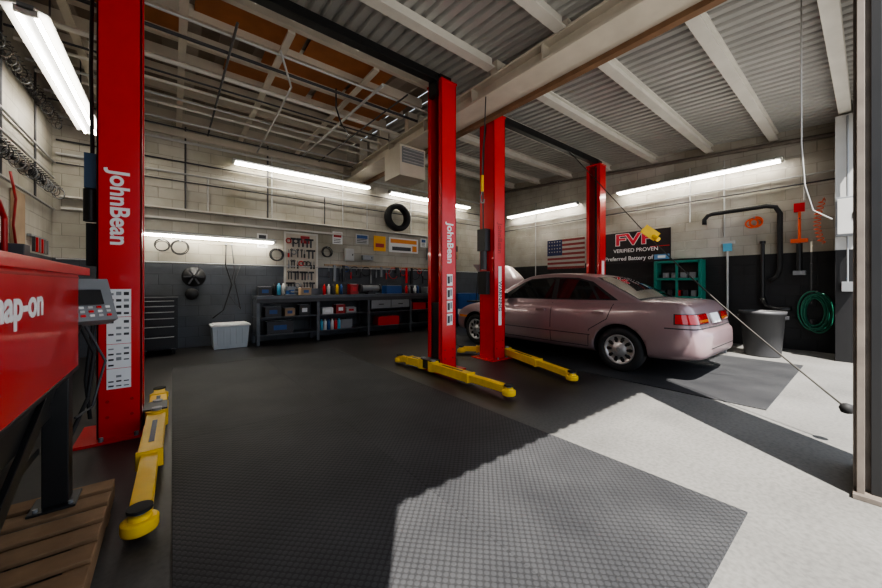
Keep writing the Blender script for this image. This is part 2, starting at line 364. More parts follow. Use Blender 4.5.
fixture((8.85, 4.0, 3.55), (8.85, 1.0, 3.55), 'x+')
fixture((-1.0, 4.55, 3.62), (-1.0, 7.6, 3.62), 'z')

# ------------------------------------------------------------------ car
CX, CY = 5.66, 1.2
def V(x, s, z): return (CX+s, CY+x, z)
def herm(xs, ys, x):
    if x <= xs[0]: return ys[0]
    if x >= xs[-1]: return ys[-1]
    n = len(xs)
    for i in range(n-1):
        if xs[i] <= x <= xs[i+1]: break
    def sl(j):
        if j == 0 or j == n-1: return ((ys[1]-ys[0])/(xs[1]-xs[0]) if j == 0 else (ys[-1]-ys[-2])/(xs[-1]-xs[-2]))
        a = (ys[j]-ys[j-1])/(xs[j]-xs[j-1]); b = (ys[j+1]-ys[j])/(xs[j+1]-xs[j])
        return 0 if a*b <= 0 else 2*a*b/(a+b)
    h = xs[i+1]-xs[i]; t = (x-xs[i])/h; m0 = sl(i)*h; m1 = sl(i+1)*h
    return (2*t**3-3*t*t+1)*ys[i]+(t**3-2*t*t+t)*m0+(-2*t**3+3*t*t)*ys[i+1]+(t**3-t*t)*m1
ST = [(0, .50, .36, .60), (.03, .66, .31, .63), (.07, .74, .29, .655), (.11, .775, .28, .80), (.17, .80, .27, .93), (.28, .825, .255, .985), (.6, .845, .235, .995), (1.0, .85, .22, .97), (2.2, .85, .21, .95),
      (3.2, .85, .21, .93), (3.5, .85, .22, .89), (3.95, .84, .24, .83), (4.2, .82, .26, .76), (4.37, .77, .28, .68), (4.46, .67, .32, .60), (4.5, .52, .36, .54)]
SX = [s[0] for s in ST]
def sec(x, n=30):
    w = herm(SX, [s[1] for s in ST], x); zb = herm(SX, [s[2] for s in ST], x); zt = herm(SX, [s[3] for s in ST], x); H = zt-zb
    P = [(0, zb), (.78*w, zb), (.94*w, zb+.06*H), (.985*w, zb+.22*H), (1.0*w, zb+.45*H), (.99*w, zb+.66*H), (.955*w, zb+.86*H), (.86*w, zt-.012), (.5*w, zt+.012), (0, zt+.02)]
    U = list(range(len(P)))
    return [(herm(U, [p[0] for p in P], u*9/n), herm(U, [p[1] for p in P], u*9/n)) for u in range(n+1)]
def body_y(x, z):
    S = sec(x, 60); S = [p for p in S if p[0] > .3]
    return min(S[6:], key=lambda p: abs(p[1]-z))[0]
car = empty('sedan_car', (CX, CY+2.2, 0))
m = MB(); xs = []
for a, b in zip(SX[:-1], SX[1:]):
    k = max(3, int((b-a)/.05)); xs += [a+(b-a)*i/k for i in range(k)]
xs.append(4.5); NS = 36
vs = []
for x in xs:
    S = sec(x, NS); ring = S + [(-p[0], p[1]) for p in S[-2:0:-1]]
    vs += [V(x, p[0], p[1]) for p in ring]
K = 2*NS; fs = []
for i in range(len(xs)-1):
    for j in range(K): k = (j+1) % K; fs.append((i*K+j, (i+1)*K+j, (i+1)*K+k, i*K+k))
fs.append(list(range(K))); fs.append([(len(xs)-1)*K+j for j in range(K)][::-1])
m.add(vs, fs, PAINT, True); m.midx(BLKR)
body = m.build('body', origin=False)
bm = bmesh.new(); bm.from_mesh(body.data); bmesh.ops.recalc_face_normals(bm, faces=bm.faces); bm.to_mesh(body.data)
tree = BVHTree.FromBMesh(bm); bm.free()
cm = MB(); WHX = (.96, 3.78)
for wx in WHX:
    for s in (-1, 1): cm.lathe(V(wx, s*.55, .31), (s, 0, 0), [(.001, 0), (.355, 0), (.355, .45), (.001, .45)], PAINT, 48)
cut = cm.build('arch_cutter', origin=False)
bm = bmesh.new(); bm.from_mesh(cut.data); bmesh.ops.remove_doubles(bm, verts=bm.verts, dist=.003); bmesh.ops.recalc_face_normals(bm, faces=bm.faces); bm.to_mesh(cut.data); bm.free()
cut.data.materials.clear()
for mm in body.data.materials: cut.data.materials.append(mm)
for p in cut.data.polygons: p.material_index = 1; p.use_smooth = False
bo = body.modifiers.new('b', 'BOOLEAN'); bo.operation = 'DIFFERENCE'; bo.object = cut; bo.solver = 'EXACT'
dg = bpy.context.evaluated_depsgraph_get(); nm = bpy.data.meshes.new_from_object(body.evaluated_get(dg)); body.modifiers.clear(); body.data = nm
bpy.data.objects.remove(cut)
setp(body, car)
PR = [(.60, .93), (.72, .985), (.95, 1.10), (1.2, 1.225), (1.42, 1.315), (1.65, 1.36), (1.95, 1.385), (2.25, 1.39), (2.5, 1.37), (2.68, 1.325), (2.95, 1.19), (3.2, 1.05), (3.38, .94), (3.44, .90)]
PX = [p[0] for p in PR]; PZ = [p[1] for p in PR]
def gy(z): return .765-.44*(z-.93)
def gtop(x): return herm(PX, PZ, x)
m = MB(); vs = []; gx = [.60+(3.44-.60)*i/60 for i in range(61)]; R = 12
for x in gx:
    zt = gtop(x); ze = max(.885, zt-.035); ye = gy(ze)-.03
    row = [(gy(.88), .88), (gy(ze), ze), (gy(ze)-.008, ze+.015)]
    row += [(ye*(1-k/R), zt+.022*(1-(1-k/R)**2)) for k in range(R+1)]
    full = row + [(-a, b) for a, b in row[-2::-1]]
    vs += [V(x, a, b) for a, b in full]
n = len(full)
m.add(vs, [(i*n+j, (i+1)*n+j, (i+1)*n+j+1, i*n+j+1) for i in range(60) for j in range(n-1)], PAINT, True)
def strip(x0, x1, inset, mat, off=.006):
    vs = []; N = 12; Q = 14
    for i in range(N+1):
        x = x0+(x1-x0)*i/N; zt = gtop(x); sl = (gtop(x+.01)-gtop(x-.01))/.02; nl = math.hypot(1, sl); ye = gy(max(.885, zt-.035))-.03
        for k in range(Q+1):
            y = (ye-inset)*(1-2*k/Q); z = zt+.022*(1-(y/ye)**2); vs.append(V(x-sl/nl*off, y, z+off/nl))
    m.add(vs, [(i*(Q+1)+k, (i+1)*(Q+1)+k, (i+1)*(Q+1)+k+1, i*(Q+1)+k+1) for i in range(N) for k in range(Q)], mat, True)
strip(2.72, 3.40, .02, GLASS); strip(.72, 1.40, .02, BLKR, .004); strip(.75, 1.37, .035, GLASS, .007)
def sidepoly(P, mat, off=.006):
    for s in (-1, 1): m.add([V(x, s*(gy(z)+off), z) for x, z in P], [list(range(len(P)))], mat)
blk = [(1.00, .985), (2.02, .965), (3.20, .96), (3.08, 1.03), (2.70, 1.25), (2.56, 1.305), (2.1, 1.33), (1.68, 1.315), (1.42, 1.25)]
sidepoly(blk, BLKR, .004)
sidepoly([(1.10, 1.0), (1.26, .995), (1.42, 1.20), (1.36, 1.18)], GLASS, .007)
sidepoly([(1.31, .995), (1.97, .985), (2.0, 1.305), (1.7, 1.29), (1.5, 1.245)], GLASS, .007)
sidepoly([(2.07, .985), (2.98, .98), (2.62, 1.26), (2.5, 1.295), (2.08, 1.31)], GLASS, .007)
m.build('greenhouse', parent=car, origin=False)
m = MB()
def ribbon(P, w, off, mat):
    for s in (-1, 1):
        vs = []; Q = []
        for (a, b) in zip(P[:-1], P[1:]):
            k = max(1, int(math.hypot(b[0]-a[0], b[1]-a[1])/.05)); Q += [(a[0]+(b[0]-a[0])*i/k, a[1]+(b[1]-a[1])*i/k) for i in range(k)]
        Q.append(P[-1])
        for i, (x, z) in enumerate(Q):
            a = Q[max(0, i-1)]; b = Q[min(len(Q)-1, i+1)]; d = Vector((b[0]-a[0], b[1]-a[1])).normalized(); nx, nz = -d.y*w/2, d.x*w/2
            for q in (-1, 1): xx, zz = x+q*nx, z+q*nz; vs.append(V(xx, s*(body_y(xx, zz)+off), zz))
        m.add(vs, [(2*i, 2*i+1, 2*i+3, 2*i+2) for i in range(len(Q)-1)], mat, True)
ribbon([(2.03, .93), (2.03, .30)], .010, .003, BLKR)
ribbon([(3.12, .90), (3.14, .55), (3.05, .30)], .010, .003, BLKR)
ribbon([(1.05, .93), (1.12, .72), (1.38, .55), (1.40, .30), (3.05, .30)], .010, .003, BLKR)
ribbon([(1.36, .50), (3.36, .50)], .05, .008, PAINT)
ribbon([(1.36, .472), (3.36, .472)], .010, .009, BLKR)
ribbon([(4.02, .56), (4.3, .56)], .04, .006, AMB)
def wrap(a0, a1, z0, z1, off, mat, na=24, nz=4, cx=.42, cs=.36):
    for s in (-1, 1):
        vs = []
        for i in range(na+1):
            t = math.radians(a0+(a1-a0)*i/na); dx, ds = -math.cos(t), math.sin(t)
            for j in range(nz+1):
                z = z0+(z1-z0)*j/nz
                o = Vector(V(cx+dx*2, s*(cs+ds*2), z)); d = Vector((-s*ds, -dx, 0)).normalized()
                h, nn, _, _ = tree.ray_cast(o, d)
                if h is None: h = o+d*1.6; nn = -d
                if nn.dot(d) > 0: nn = -nn
                vs.append(h+nn*off)
        m.add(vs, [(i*(nz+1)+j, (i+1)*(nz+1)+j, (i+1)*(nz+1)+j+1, i*(nz+1)+j+1) for i in range(na) for j in range(nz)], mat, True)
wrap(-12, 76, .71, .84, .006, BLKR, 30); wrap(-10, 74, .72, .832, .010, TAIL, 30); wrap(-10, 40, .735, .765, .013, AMB, 16)
wrap(-60, 88, .655, .668, .004, BLKR, 40)
for s in (-1, 1):
    for hx in (1.24, 2.22): m.box(V(hx, s*.845, .80), (.03, .17, .035), PAINT)
    m.box(V(3.0, s*.88, 1.0), (.16, .10, .12), PAINT); m.box(V(2.945, s*.88, 1.0), (.14, .01, .10), BLK)
    m.cyl(V(3.0, s*.78, .98), V(3.0, s*.86, 1.0), .025, BLK, seg=8)
    m.box(V(4.36, s*.6, .62), (.3, .1, .12), M('headlamp', (.7, .7, .7), .1, coat=1))
m.box(V(.085, 0, .77), (.34, .02, .13), LABEL, (math.radians(-20), 0, 0))
m.box(V(.012, 0, .42), (1.0, .03, .012), BLKR)
m.cyl(V(.05, .4, .27), V(.4, .4, .27), .025, GRY, seg=10)
m.build('trim_parts', .003, parent=car, origin=False)
m = MB(); m.box(V(3.87, 0, .85), (1.28, .74, .03), BLK)
for px, py in ((3.75, -.3), (3.8, .2), (4.0, .35), (4.05, -.1)): m.box(V(px, py, .88), (.28, .2, .07), DK)
vs = []; N = 8; ang = math.radians(48)
for i in range(N+1):
    L = .95*i/N; bend = .05*math.sin(math.pi*i/N)
    for k in range(N+1):
        y = (-.70+1.4*k/N)*(1-.10*(i/N)**2); cr = .03*(1-(2*k/N-1)**2)
        vs.append(V(3.43+L*math.cos(ang)-(bend+cr)*math.sin(ang), y, .93+L*math.sin(ang)+(bend+cr)*math.cos(ang)))
m.add(vs, [(i*(N+1)+k, (i+1)*(N+1)+k, (i+1)*(N+1)+k+1, i*(N+1)+k+1) for i in range(N) for k in range(N)], PAINT, True)
m.tube([V(4.0, -.6, .84), V(3.95, -.58, 1.55)], .008, BLK)
m.build('open_hood', parent=car, origin=False)
for wx in WHX:
    for s in (-1, 1):
        w = MB(); c = V(wx, s*.63, .31); ax = (s, 0, 0)
        w.lathe(c, ax, [(.19, 0), (.285, 0), (.305, .03), (.31, .06), (.31, .14), (.303, .175), (.28, .195), (.21, .195), (.2, .18)], BLKR, 48)
        w.lathe(c, ax, [(.2, .18), (.205, .188), (.19, .19), (.175, .175), (.14, .165), (.08, .185), (.05, .2), (.001, .2)], SILV, 40)
        for k in range(10):
            t = 2*math.pi*k/10
            for rr, q in ((.165, .020), (.142, .024), (.118, .018)):
                cc = Vector(c)+Vector((s*(.160+(.165-rr)*.35), math.cos(t)*rr, math.sin(t)*rr)); w.cyl(cc, cc+Vector((s*.016, 0, 0)), q, BLKR, seg=12)
        w.cyl(Vector(c)+Vector((s*.198, 0, 0)), Vector(c)+Vector((s*.206, 0, 0)), .03, GRY, seg=16)
        w.build('wheel', parent=car)

# ------------------------------------------------------------------ left foreground
m = MB()
for i in range(10):
    y = 1.22+i*.150; m.bb(-1.40, -.25, y-.055, y+.055, .10, .12, WOOD)
for x in (-1.36, -.83, -.29): m.bb(x-.04, x+.04, 1.17, 2.62, .02, .10, WOOD)
for y in (1.22, 1.83, 2.4): m.bb(-1.40, -.25, y-.05, y+.05, 0, .02, WOOD)
m.build('wooden_pallet', .004)
m = MB()
X0, X1, Y0, Y1 = -1.05, -.40, 1.25, 2.68
m.bb(X0, X1, Y0, Y1, .76, 1.27, RED); m.bb(X0-.02, X1+.015, Y0-.02, Y1+.22, 1.255, 1.30, RED); m.bb(X0, X1+.004, Y0, Y1, .745, .765, BLK)
for (y) in (Y0+.08, 2.50):
    for x in (X0+.05, X1-.04):
        m.bb(x-.05, x+.04, y-.045, y+.045, .125, .76, BLK); m.bb(x-.09, x+.07, y-.09, y+.08, .12, .132, BLK)
        for q in (-.065, .05): m.cyl((x+q, y-.065, .132), (x+q, y-.065, .145), .01, GRY, seg=6)
m.bb(X0+.05, X1-.08, Y0+.05, 2.38, .42, .45, BLK)
m.bb(X0+.05, X0+.07, Y0+.05, 2.38, .2, .76, BLK)
m.box((X1-.05, 1.93, .50), (.02, 1.25, .07), BLK, (math.radians(24), 0, 0))
m.bb(X1-.08, X1-.06, Y0+.1, 2.46, .56, .76, BLK)
m.bb(-.95, -.5, 1.4, 2.25, 1.30, 1.33, BLK)
for k in range(7): m.box((-.55-.06*(k % 3), 1.55+.13*k, 1.355), (.09, .08, .05+.03*(k % 2)), (DK, GRY, REDD)[k % 3])
m.tube([(-.55, 2.25, 1.3), (-.55, 2.25, 1.48), (-.55, 2.18, 1.54), (-.55, 2.0, 1.56), (-.55, 1.94, 1.5), (-.55, 1.94, 1.3)], .010, REDD)
m.bb(-.9, -.7, 2.1, 2.5, 1.3, 1.44, DK)
tb = m.build('tool_bench_cabinet', .006)
text('Snap-on', (-.397, 1.74, 1.13), (0, 1, 0), (0, 0, 1), .145, LABEL, tb, sx=1.2, off=.025)
b = MB(); b.bb(-.42, -.398, Y0, Y1, 1.235, 1.243, REDD); b.build('seam', parent=tb)
m = MB(); ca = math.radians(35); tl = math.radians(-22)
CG = M('console_grey', (.20, .21, .22), .4); CC = Vector((-.42, 2.81, 1.10))
m.box(CC, (.28, .09, .26), CG, (tl, 0, ca)); m.box(CC+Vector((.028, -.052, .03)), (.17, .01, .09), BLK, (tl, 0, ca))
R_ = Matrix.Rotation(ca, 3, 'Z') @ Matrix.Rotation(tl, 3, 'X')
for r in range(3):
    for k in range(6):
        p = CC + R_ @ Vector((-.10+.04*k, -.048, -.05-.025*r)); m.box(p, (.022, .008, .014), (LGR, RED, WHT)[(k+r) % 3], (tl, 0, ca))
m.cyl(CC+Vector((0, .02, -.1)), (-.44, 2.70, .9), .025, BLK)
m.tube([CC+Vector((0, .02, -.12)), (-.36, 2.84, .8), (-.38, 2.80, .55), (-.42, 2.61, .4)], .010, BLKR)
m.tube([CC+Vector((.02, .02, -.12)), (-.31, 2.82, .75), (-.36, 2.78, .50), (-.40, 2.60, .5)], .007, DK)
m.build('control_console', .006)

# ------------------------------------------------------------------ left wall
for zz, r in ((3.72, .06), (2.66, .065)):
    m = MB(); m.bb(XL, XL+.04, 5.3, 7.95, zz+.05, zz+.08, DK)
    y = 5.35
    while y < 7.9:
        m.cyl((XL, y, zz+.04), (XL+.16, y, zz+.05), .006, DK, seg=6)
        m.ring((XL+.10+.03*random.random(), y, zz-r*1.3+.04), (.5*random.uniform(-1, 1), 1, 0), r*random.uniform(.6, 1), .005, random.choice([BLK, GRY, DIRT]), 14, 1.4)
        y += .10
    m.build('hanging_clamp_rack')
m = MB(); m.bb(XL, XL+.03, 6.3, 6.7, 1.6, 2.35, TAN); m.bb(XL, XL+.04, 6.9, 7.6, 1.85, 1.88, GRY)
m.tube([(XL+.05, 6.1, 2.5), (XL+.08, 6.15, 2.2), (XL+.05, 6.2, 1.9), (XL+.06, 6.3, 1.5)], .012, REDD)
for k in range(6): m.box((XL+.05, 6.95+.12*k, 1.75), (.03, .03, .2), random.choice([DK, GRY, RED]))
m.build('tool_board')
m = MB()
for z in (3.15, 2.90, 2.40): m.cyl((XL+.03, 4.5, z), (XL+.03, 8.05, z), .015, LGR, seg=8)
for y in (5.9, 7.1): m.cyl((XL+.03, y, 2.4), (XL+.03, y, 4.2), .013, DK, seg=8)
m.build('conduit_left')
m = MB(); m.bb(XL, XL+.35, 6.4, 8.0, 1.25, 1.28, GRY)
for y in (6.6, 7.2, 7.8): m.bb(XL, XL+.3, y-.01, y+.01, 1.1, 1.25, GRY)
for k in range(12): h = random.uniform(.06, .2); m.box((XL+.18, 6.45+.125*k, 1.28+h/2), (.14, .09, h), random.choice([DK, BLUE, RED, GRY, WHT, BLK]))
m.build('parts_shelf', .003)

# ------------------------------------------------------------------ back wall
m = MB()
m.bb(-1.4, 6.6, YB-.06, YB-.0, 2.60, 2.64, RAFT); m.bb(-1.4, 6.6, YB-.14, YB-.06, 2.60, 2.612, RAFT)
m.bb(-1.4, 3.3, YB-.05, YB, 2.42, 2.46, RAFT)
m.bb(-1.4, 3.3, YB-.07, YB, 3.98, 4.10, OFF)
m.build('hanging_rail')
m = MB()
for z, r, mt in ((3.90, .025, LGR), (3.3, .018, LGR), (3.52, .014, DK), (1.62, .012, LGR), (3.15, .012, DK)): m.cyl((-1.45, YB-.05, z), (9.0, YB-.05, z), r, mt, seg=8)
for x, z0, z1 in ((1.62, 2.65, 4.2), (3.95, 2.65, 3.3), (1.7, 2.65, 4.2), (.55, 2.65, 3.3), (2.85, 2.65, 3.3), (6.4, 2.65, 3.3), (.2, 2.65, 4.2), (5.3, 2.65, 3.9), (-.7, 2.65, 3.9), (3.3, 2.65, 3.9)): m.cyl((x, YB-.03, z0), (x, YB-.03, z1), .014, LGR if int(x*10) % 2 else DK, seg=8)
m.build('conduit_back')
m = MB()
m.lathe((4.77, YB-.30, 3.02), (0, 1, 0), [(.24, .02), (.30, 0), (.36, .02), (.375, .06), (.375, .16), (.36, .2), (.30, .22), (.24, .2), (.22, .11), (.24, .02)], BLKR, 40)
m.build('spare_tire')
SY = M('sign_yellow', (.8, .4, .03), .5); SO = M('sign_orange', (.75, .25, .03), .5)
m = MB(); m.bb(4.15, 4.5, YB-.02, YB, 2.1, 2.5, SY); m.bb(4.2, 4.45, YB-.023, YB-.02, 2.2, 2.3, REDD); m.build('sign_board')
m = MB(); m.bb(4.6, 5.55, YB-.02, YB, 2.1, 2.5, WHT); m.bb(4.65, 5.5, YB-.024, YB-.02, 2.35, 2.46, SO); m.bb(4.7, 5.3, YB-.024, YB-.02, 2.15, 2.25, DK); m.bb(5.35, 5.5, YB-.024, YB-.02, 2.14, 2.3, SO); m.build('sign_board')
for (x0, x1, z0, z1, c1, c2) in ((3.05, 3.3, 2.2, 2.5, WHT, REDD), (1.42, 1.62, 2.0, 2.3, WHT, DK), (5.65, 5.85, 2.3, 2.55, WHT, BLUE), (6.75, 7.1, 2.0, 2.45, TAN, DK), (3.65, 4.0, 2.25, 2.5, LGR, BLUE)):
    m = MB(); m.bb(x0, x1, YB-.012, YB, z0, z1, c1); m.bb(x0+.03, x1-.03, YB-.016, YB-.012, z0+(z1-z0)*.55, z1-.03, c2)
    for k in range(3): m.bb(x0+.03, x1-.05, YB-.015, YB-.012, z0+.03+k*.04, z0+.045+k*.04, DK)
    m.build('wall_poster')
m = MB(); m.bb(1.98, 2.66, YB-.03, YB, 1.0, 2.35, M('pegboard', (.50, .45, .37), .7, var=.25))
m.bb(1.95, 1.99, YB-.04, YB, .98, 2.37, RAFT); m.bb(2.65, 2.69, YB-.04, YB, .98, 2.37, RAFT); m.bb(1.95, 2.69, YB-.04, YB, 2.35, 2.39, RAFT)
for r in range(5):
    x = 2.04
    while x < 2.6:
        z = 2.25-.25*r; t = random.randrange(4); c = random.choice([RED, BLK, GRY, BLK, DK, DK, REDD])
        if t == 0: m.box((x, YB-.045, z-.09), (.022, .015, .17), DK); m.ring((x, YB-.045, z-.005), (0, 1, 0), .02, .008, DK, 10)
        elif t == 1: m.cyl((x, YB-.045, z-.18), (x, YB-.045, z-.09), .019, c, seg=8); m.cyl((x, YB-.045, z-.09), (x, YB-.045, z), .008, GRY, seg=6)
        elif t == 2: m.box((x, YB-.045, z-.1), (.03, .02, .18), DK); m.box((x, YB-.045, z-.01), (.11, .03, .04), BLK)
        else: m.ring((x, YB-.045, z-.06), (0, 1, 0), .05, .013, c, 14)
        x += random.uniform(.05, .10)
m.bb(2.3, 2.5, YB-.036, YB-.03, 2.15, 2.32, REDD)
m.build('tool_pegboard')
def hang(x, z, R, r, mat, n=3, name='coiled_air_hose', mt=GRY):
    m = MB(); m.cyl((x, YB-.0, z+R-.01), (x, YB-.12, z+R), .012, mt, seg=8)
    for k in range(n): m.ring((x+random.uniform(-.02, .02), YB-.05-.02*k, z+random.uniform(-.02, .02)), (0, 1, 0), R*random.uniform(.85, 1), r, mat)
    m.build(name)
hang(.12, 1.90, .13, .007, BLK, 4, 'hanging_cable'); hang(1.80, 1.85, .13, .012, BLK, 3, 'fan_belt'); hang(-.15, 1.92, .11, .007, BLK, 3, 'hanging_cable'); hang(2.90, 1.98, .12, .008, BLK, 4, 'hanging_cable')
m = MB()
m.lathe((.33, YB-.06, 1.36), (0, 1, 0), [(.01, 0), (.05, 0), (.05, .02), (.17, .01), (.19, .04)], BLK, 28)
for k in range(6): t = k*math.pi/3; m.box((.33+.1*math.cos(t), YB-.07, 1.36+.1*math.sin(t)), (.12, .015, .03), DK, (0, -t, 0))
m.build('wheel_cover')
m = MB(); m.lathe((.30, YB-.08, 1.03), (0, 1, 0), [(.001, 0), (.09, 0), (.11, .03), (.11, .07)], BLK, 24); m.build('brake_drum')
m = MB(); m.tube([(.85, 8.0, 2.02), (.84, 8.0, 1.6), (.95, 7.98, 1.2), (.8, 7.96, .7), (.62, 7.95, .55)], .012, BLK); m.tube([(.95, 8.05, 2.02), (1.0, 8.05, 1.5), (.9, 8.04, 1.0), (1.1, 8.0, .7), (1.0, 8.05, 1.3), (1.1, 8.05, 1.6)], .01, DK); m.cyl((.85, 8.1, 2.02), (.85, 7.97, 2.02), .015, GRY); m.cyl((.95, 8.1, 2.02), (.95, 8.02, 2.02), .015, GRY); m.build('draped_air_hose')
for c, d, mt in (((5.95, YB-.06, 2.1), (.2, .1, .35), GRY), ((3.45, YB-.06, 1.95), (.22, .1, .3), LGR), ((3.95, YB-.06, 1.9), (.3, .1, .12), GRY), ((6.3, YB-.06, 1.9), (.2, .1, .2), LGR)):
    m = MB(); m.box(c, d, mt); m.box((c[0], c[1]-d[1]/2-.004, c[2]), (d[0]*.8, .008, d[2]*.8), mt); m.box((c[0]+d[0]*.3, c[1]-d[1]/2-.012, c[2]), (.02, .012, .04), BLK); m.build('electrical_box', .004)
m = MB(); m.bb(2.85, 6.1, YB-.03, YB, 1.66, 1.70, TAN)
x = 2.95
while x < 6.0:
    t = random.randrange(4); c = random.choice([RED, BLK, GRY, BLK, DK, DK, BLUE]); h = random.uniform(.15, .45)
    if t < 2: m.cyl((x, YB-.045, 1.68-h), (x, YB-.045, 1.68-h*.5), .018, c, seg=8); m.cyl((x, YB-.045, 1.68-h*.5), (x, YB-.045, 1.68), .008, GRY, seg=6)
    elif t == 2: m.ring((x, YB-.05, 1.66-h*.4), (0, 1, 0), h*.4, .011, c, 18)
    else: m.box((x, YB-.05, 1.68-h/2), (.06, .03, h), c)
    x += random.uniform(.06, .16)
m.build('hanging_tool_rail')
m = MB()
m.lathe((8.3, YB-.12, 1.7), (0, -1, 0), [(.26, 0), (.28, .03), (.26, .08)], BLK, 30)
for k in range(8): m.ring((8.3, YB-.2, 1.7), (0, 1, 0), .03+.03*k, .004, DK, 24)
m.bb(8.2, 8.4, YB-.12, YB, 1.6, 1.8, BLK); m.build('shop_fan')

# workbench
m = MB()
bx0, bx1, by0, by1 = 1.3, 6.2, 7.45, 8.0
BT = M('bench_steel', (.10, .108, .12), .4, .3, var=.3)
m.bb(bx0, bx1, by0, by1, .92, .98, BT); m.bb(bx0, bx1, by0, by0+.02, .84, .92, DK)
for x in (bx0+.03, 2.5, 3.7, 4.9, bx1-.03):
    for y in (by0+.04, by1-.04): m.bb(x-.03, x+.03, y-.03, y+.03, 0, .92, BT)
    m.bb(x-.015, x+.015, by0+.03, by1-.03, .2, .9, BT)
for z in (.2, .55): m.bb(bx0, bx1, by0+.03, by1, z-.02, z, BT)
m.bb(bx0, bx1, by1-.02, by1, .98, 1.12, BT)
m.bb(3.75, 4.85, by0+.01, by0+.03, .62, .84, DK)
for x in (3.76, 4.31): m.bb(x, x+.53, by0-.005, by0+.015, .63, .83, GRY); m.bb(x+.2, x+.33, by0-.02, by0-.005, .72, .74, BLK)
m.build('workbench', .003)
def small(name, c, d, mat, mat2=None):
    m = MB(); m.box((c[0], c[1], c[2]+d[2]/2), d, mat)
    m.box((c[0], c[1], c[2]+d[2]+.008), (d[0]*.9, d[1]*.9, .016), mat2 or DK)
    m.tube([(c[0]-d[0]*.25, c[1], c[2]+d[2]+.01), (c[0]-d[0]*.22, c[1], c[2]+d[2]+.04), (c[0]+d[0]*.22, c[1], c[2]+d[2]+.04), (c[0]+d[0]*.25, c[1], c[2]+d[2]+.01)], .008, DK)
    m.build(name, .006)
small('toolbox', (5.25, 7.7, .55), (.42, .25, .18), RED); small('toolbox', (4.5, 7.75, .98), (.45, .25, .2), BLUE, GRY)
small('toolbox', (3.1, 7.72, .2), (.5, .2, .2), GRY); small('toolbox', (5.5, 7.7, .2), (.6, .3, .2), BLK); small('toolbox', (4.3, 7.7, .2), (.6, .3, .2), RED, RED)
def carton(c, d, mat):
    m = MB(); m.box((c[0], c[1], c[2]+d[2]/2), d, mat); m.box((c[0], c[1], c[2]+d[2]+.003), (d[0], .04, .006), LABEL); m.box((c[0], c[1]-d[1]/2-.002, c[2]+d[2]*.5), (d[0]*.5, .004, d[2]*.4), random.choice([LABEL, RED, BLUE])); m.build('parts_box', .004)
for a in (((1.62, 7.7, .55), (.3, .3, .2), DK), ((1.95, 7.72, .55), (.2, .25, .16), TAN), ((2.25, 7.72, .55), (.22, .25, .22), BLK), ((1.75, 7.7, .2), (.5, .3, .25), DK), ((2.75, 7.7, .55), (.25, .25, .14), WHT), ((3.05, 7.7, .55), (.22, .25, .2), REDD), ((5.7, 7.75, .98), (.35, .25, .16), GRY), ((3.35, 7.8, .55), (.25, .25, .12), LGR), ((5.8, 7.75, .55), (.3, .25, .15), DK), ((2.3, 7.75, .98), (.22, .2, .16), TAN), ((5.2, 7.8, .98), (.3, .2, .2), DK), ((1.5, 7.8, .98), (.25, .2, .18), DK), ((3.45, 7.82, .98), (.2, .2, .24), REDD)): carton(*a)
def can(c, r, h, mat):
    m = MB(); m.lathe(c, (0, 0, 1), [(.001, 0), (r, 0), (r, h*.78), (r*.6, h*.86), (r*.45, h*.87), (r*.45, h), (.001, h)], mat, 16); m.build('spray_can')
for k, mt in enumerate((LBLUE, WHT, BLUE, WHT, RED, LBLUE)): can((2.60+.08*k, 7.56, .2), .035, .24, mt)
for k, mt in enumerate((RED, WHT, DK, YEL, BLUE)): can((2.75+.1*k, 7.8, .98), .035, .24, mt)
for k, mt in enumerate((RED, GRY, DK, WHT, BLUE, DK)): can((4.85+.09*k, 7.6, .98), .033, .22, mt)
for k, mt in enumerate((BLK, LBLUE, WHT)): can((1.7+.09*k, 7.85, .98), .04, .26, mt)
m = MB(); m.bb(1.85, 2.05, 7.5, 7.68, .98, 1.01, GRY); m.bb(1.9, 2.0, 7.45, 7.72, 1.01, 1.10, BLUE); m.bb(1.87, 2.03, 7.5, 7.54, 1.08, 1.17, GRY); m.bb(1.87, 2.03, 7.6, 7.64, 1.08, 1.17, GRY); m.cyl((1.95, 7.28, 1.06), (1.95, 7.5, 1.06), .015, GRY); m.cyl((1.86, 7.30, 1.06), (2.04, 7.30, 1.06), .008, GRY); m.build('bench_vise', .004)
m = MB(); m.bb(3.75, 3.95, 7.6, 7.8, .98, 1.02, DK); m.cyl((3.62, 7.7, 1.12), (4.08, 7.7, 1.12), .075, GRY); m.cyl((3.58, 7.7, 1.12), (3.62, 7.7, 1.12), .1, DK); m.cyl((4.08, 7.7, 1.12), (4.12, 7.7, 1.12), .1, DK); m.bb(3.8, 3.9, 7.65, 7.75, 1.0, 1.1, DK); m.build('bench_grinder', .004)
m = MB(); m.bb(-.42, .08, 7.5, 8.0, .10, .96, BLK); m.bb(-.43, .09, 7.49, 8.01, .96, .985, DK)
for k, (z0, z1) in enumerate(((.12, .32), (.335, .5), (.515, .64), (.655, .75), (.765, .85), (.865, .94))): m.bb(-.40, .06, 7.485, 7.5, z0, z1, BLK); m.bb(-.37, .03, 7.475, 7.487, z1-.022, z1-.008, LGR)
for x in (-.36, .02):
    for y in (7.56, 7.94): m.cyl((x-.02, y, .05), (x+.02, y, .05), .05, BLKR, seg=20); m.bb(x-.03, x+.03, y-.03, y+.03, .08, .1, GRY)
m.build('rolling_tool_chest', .004)
m = MB()
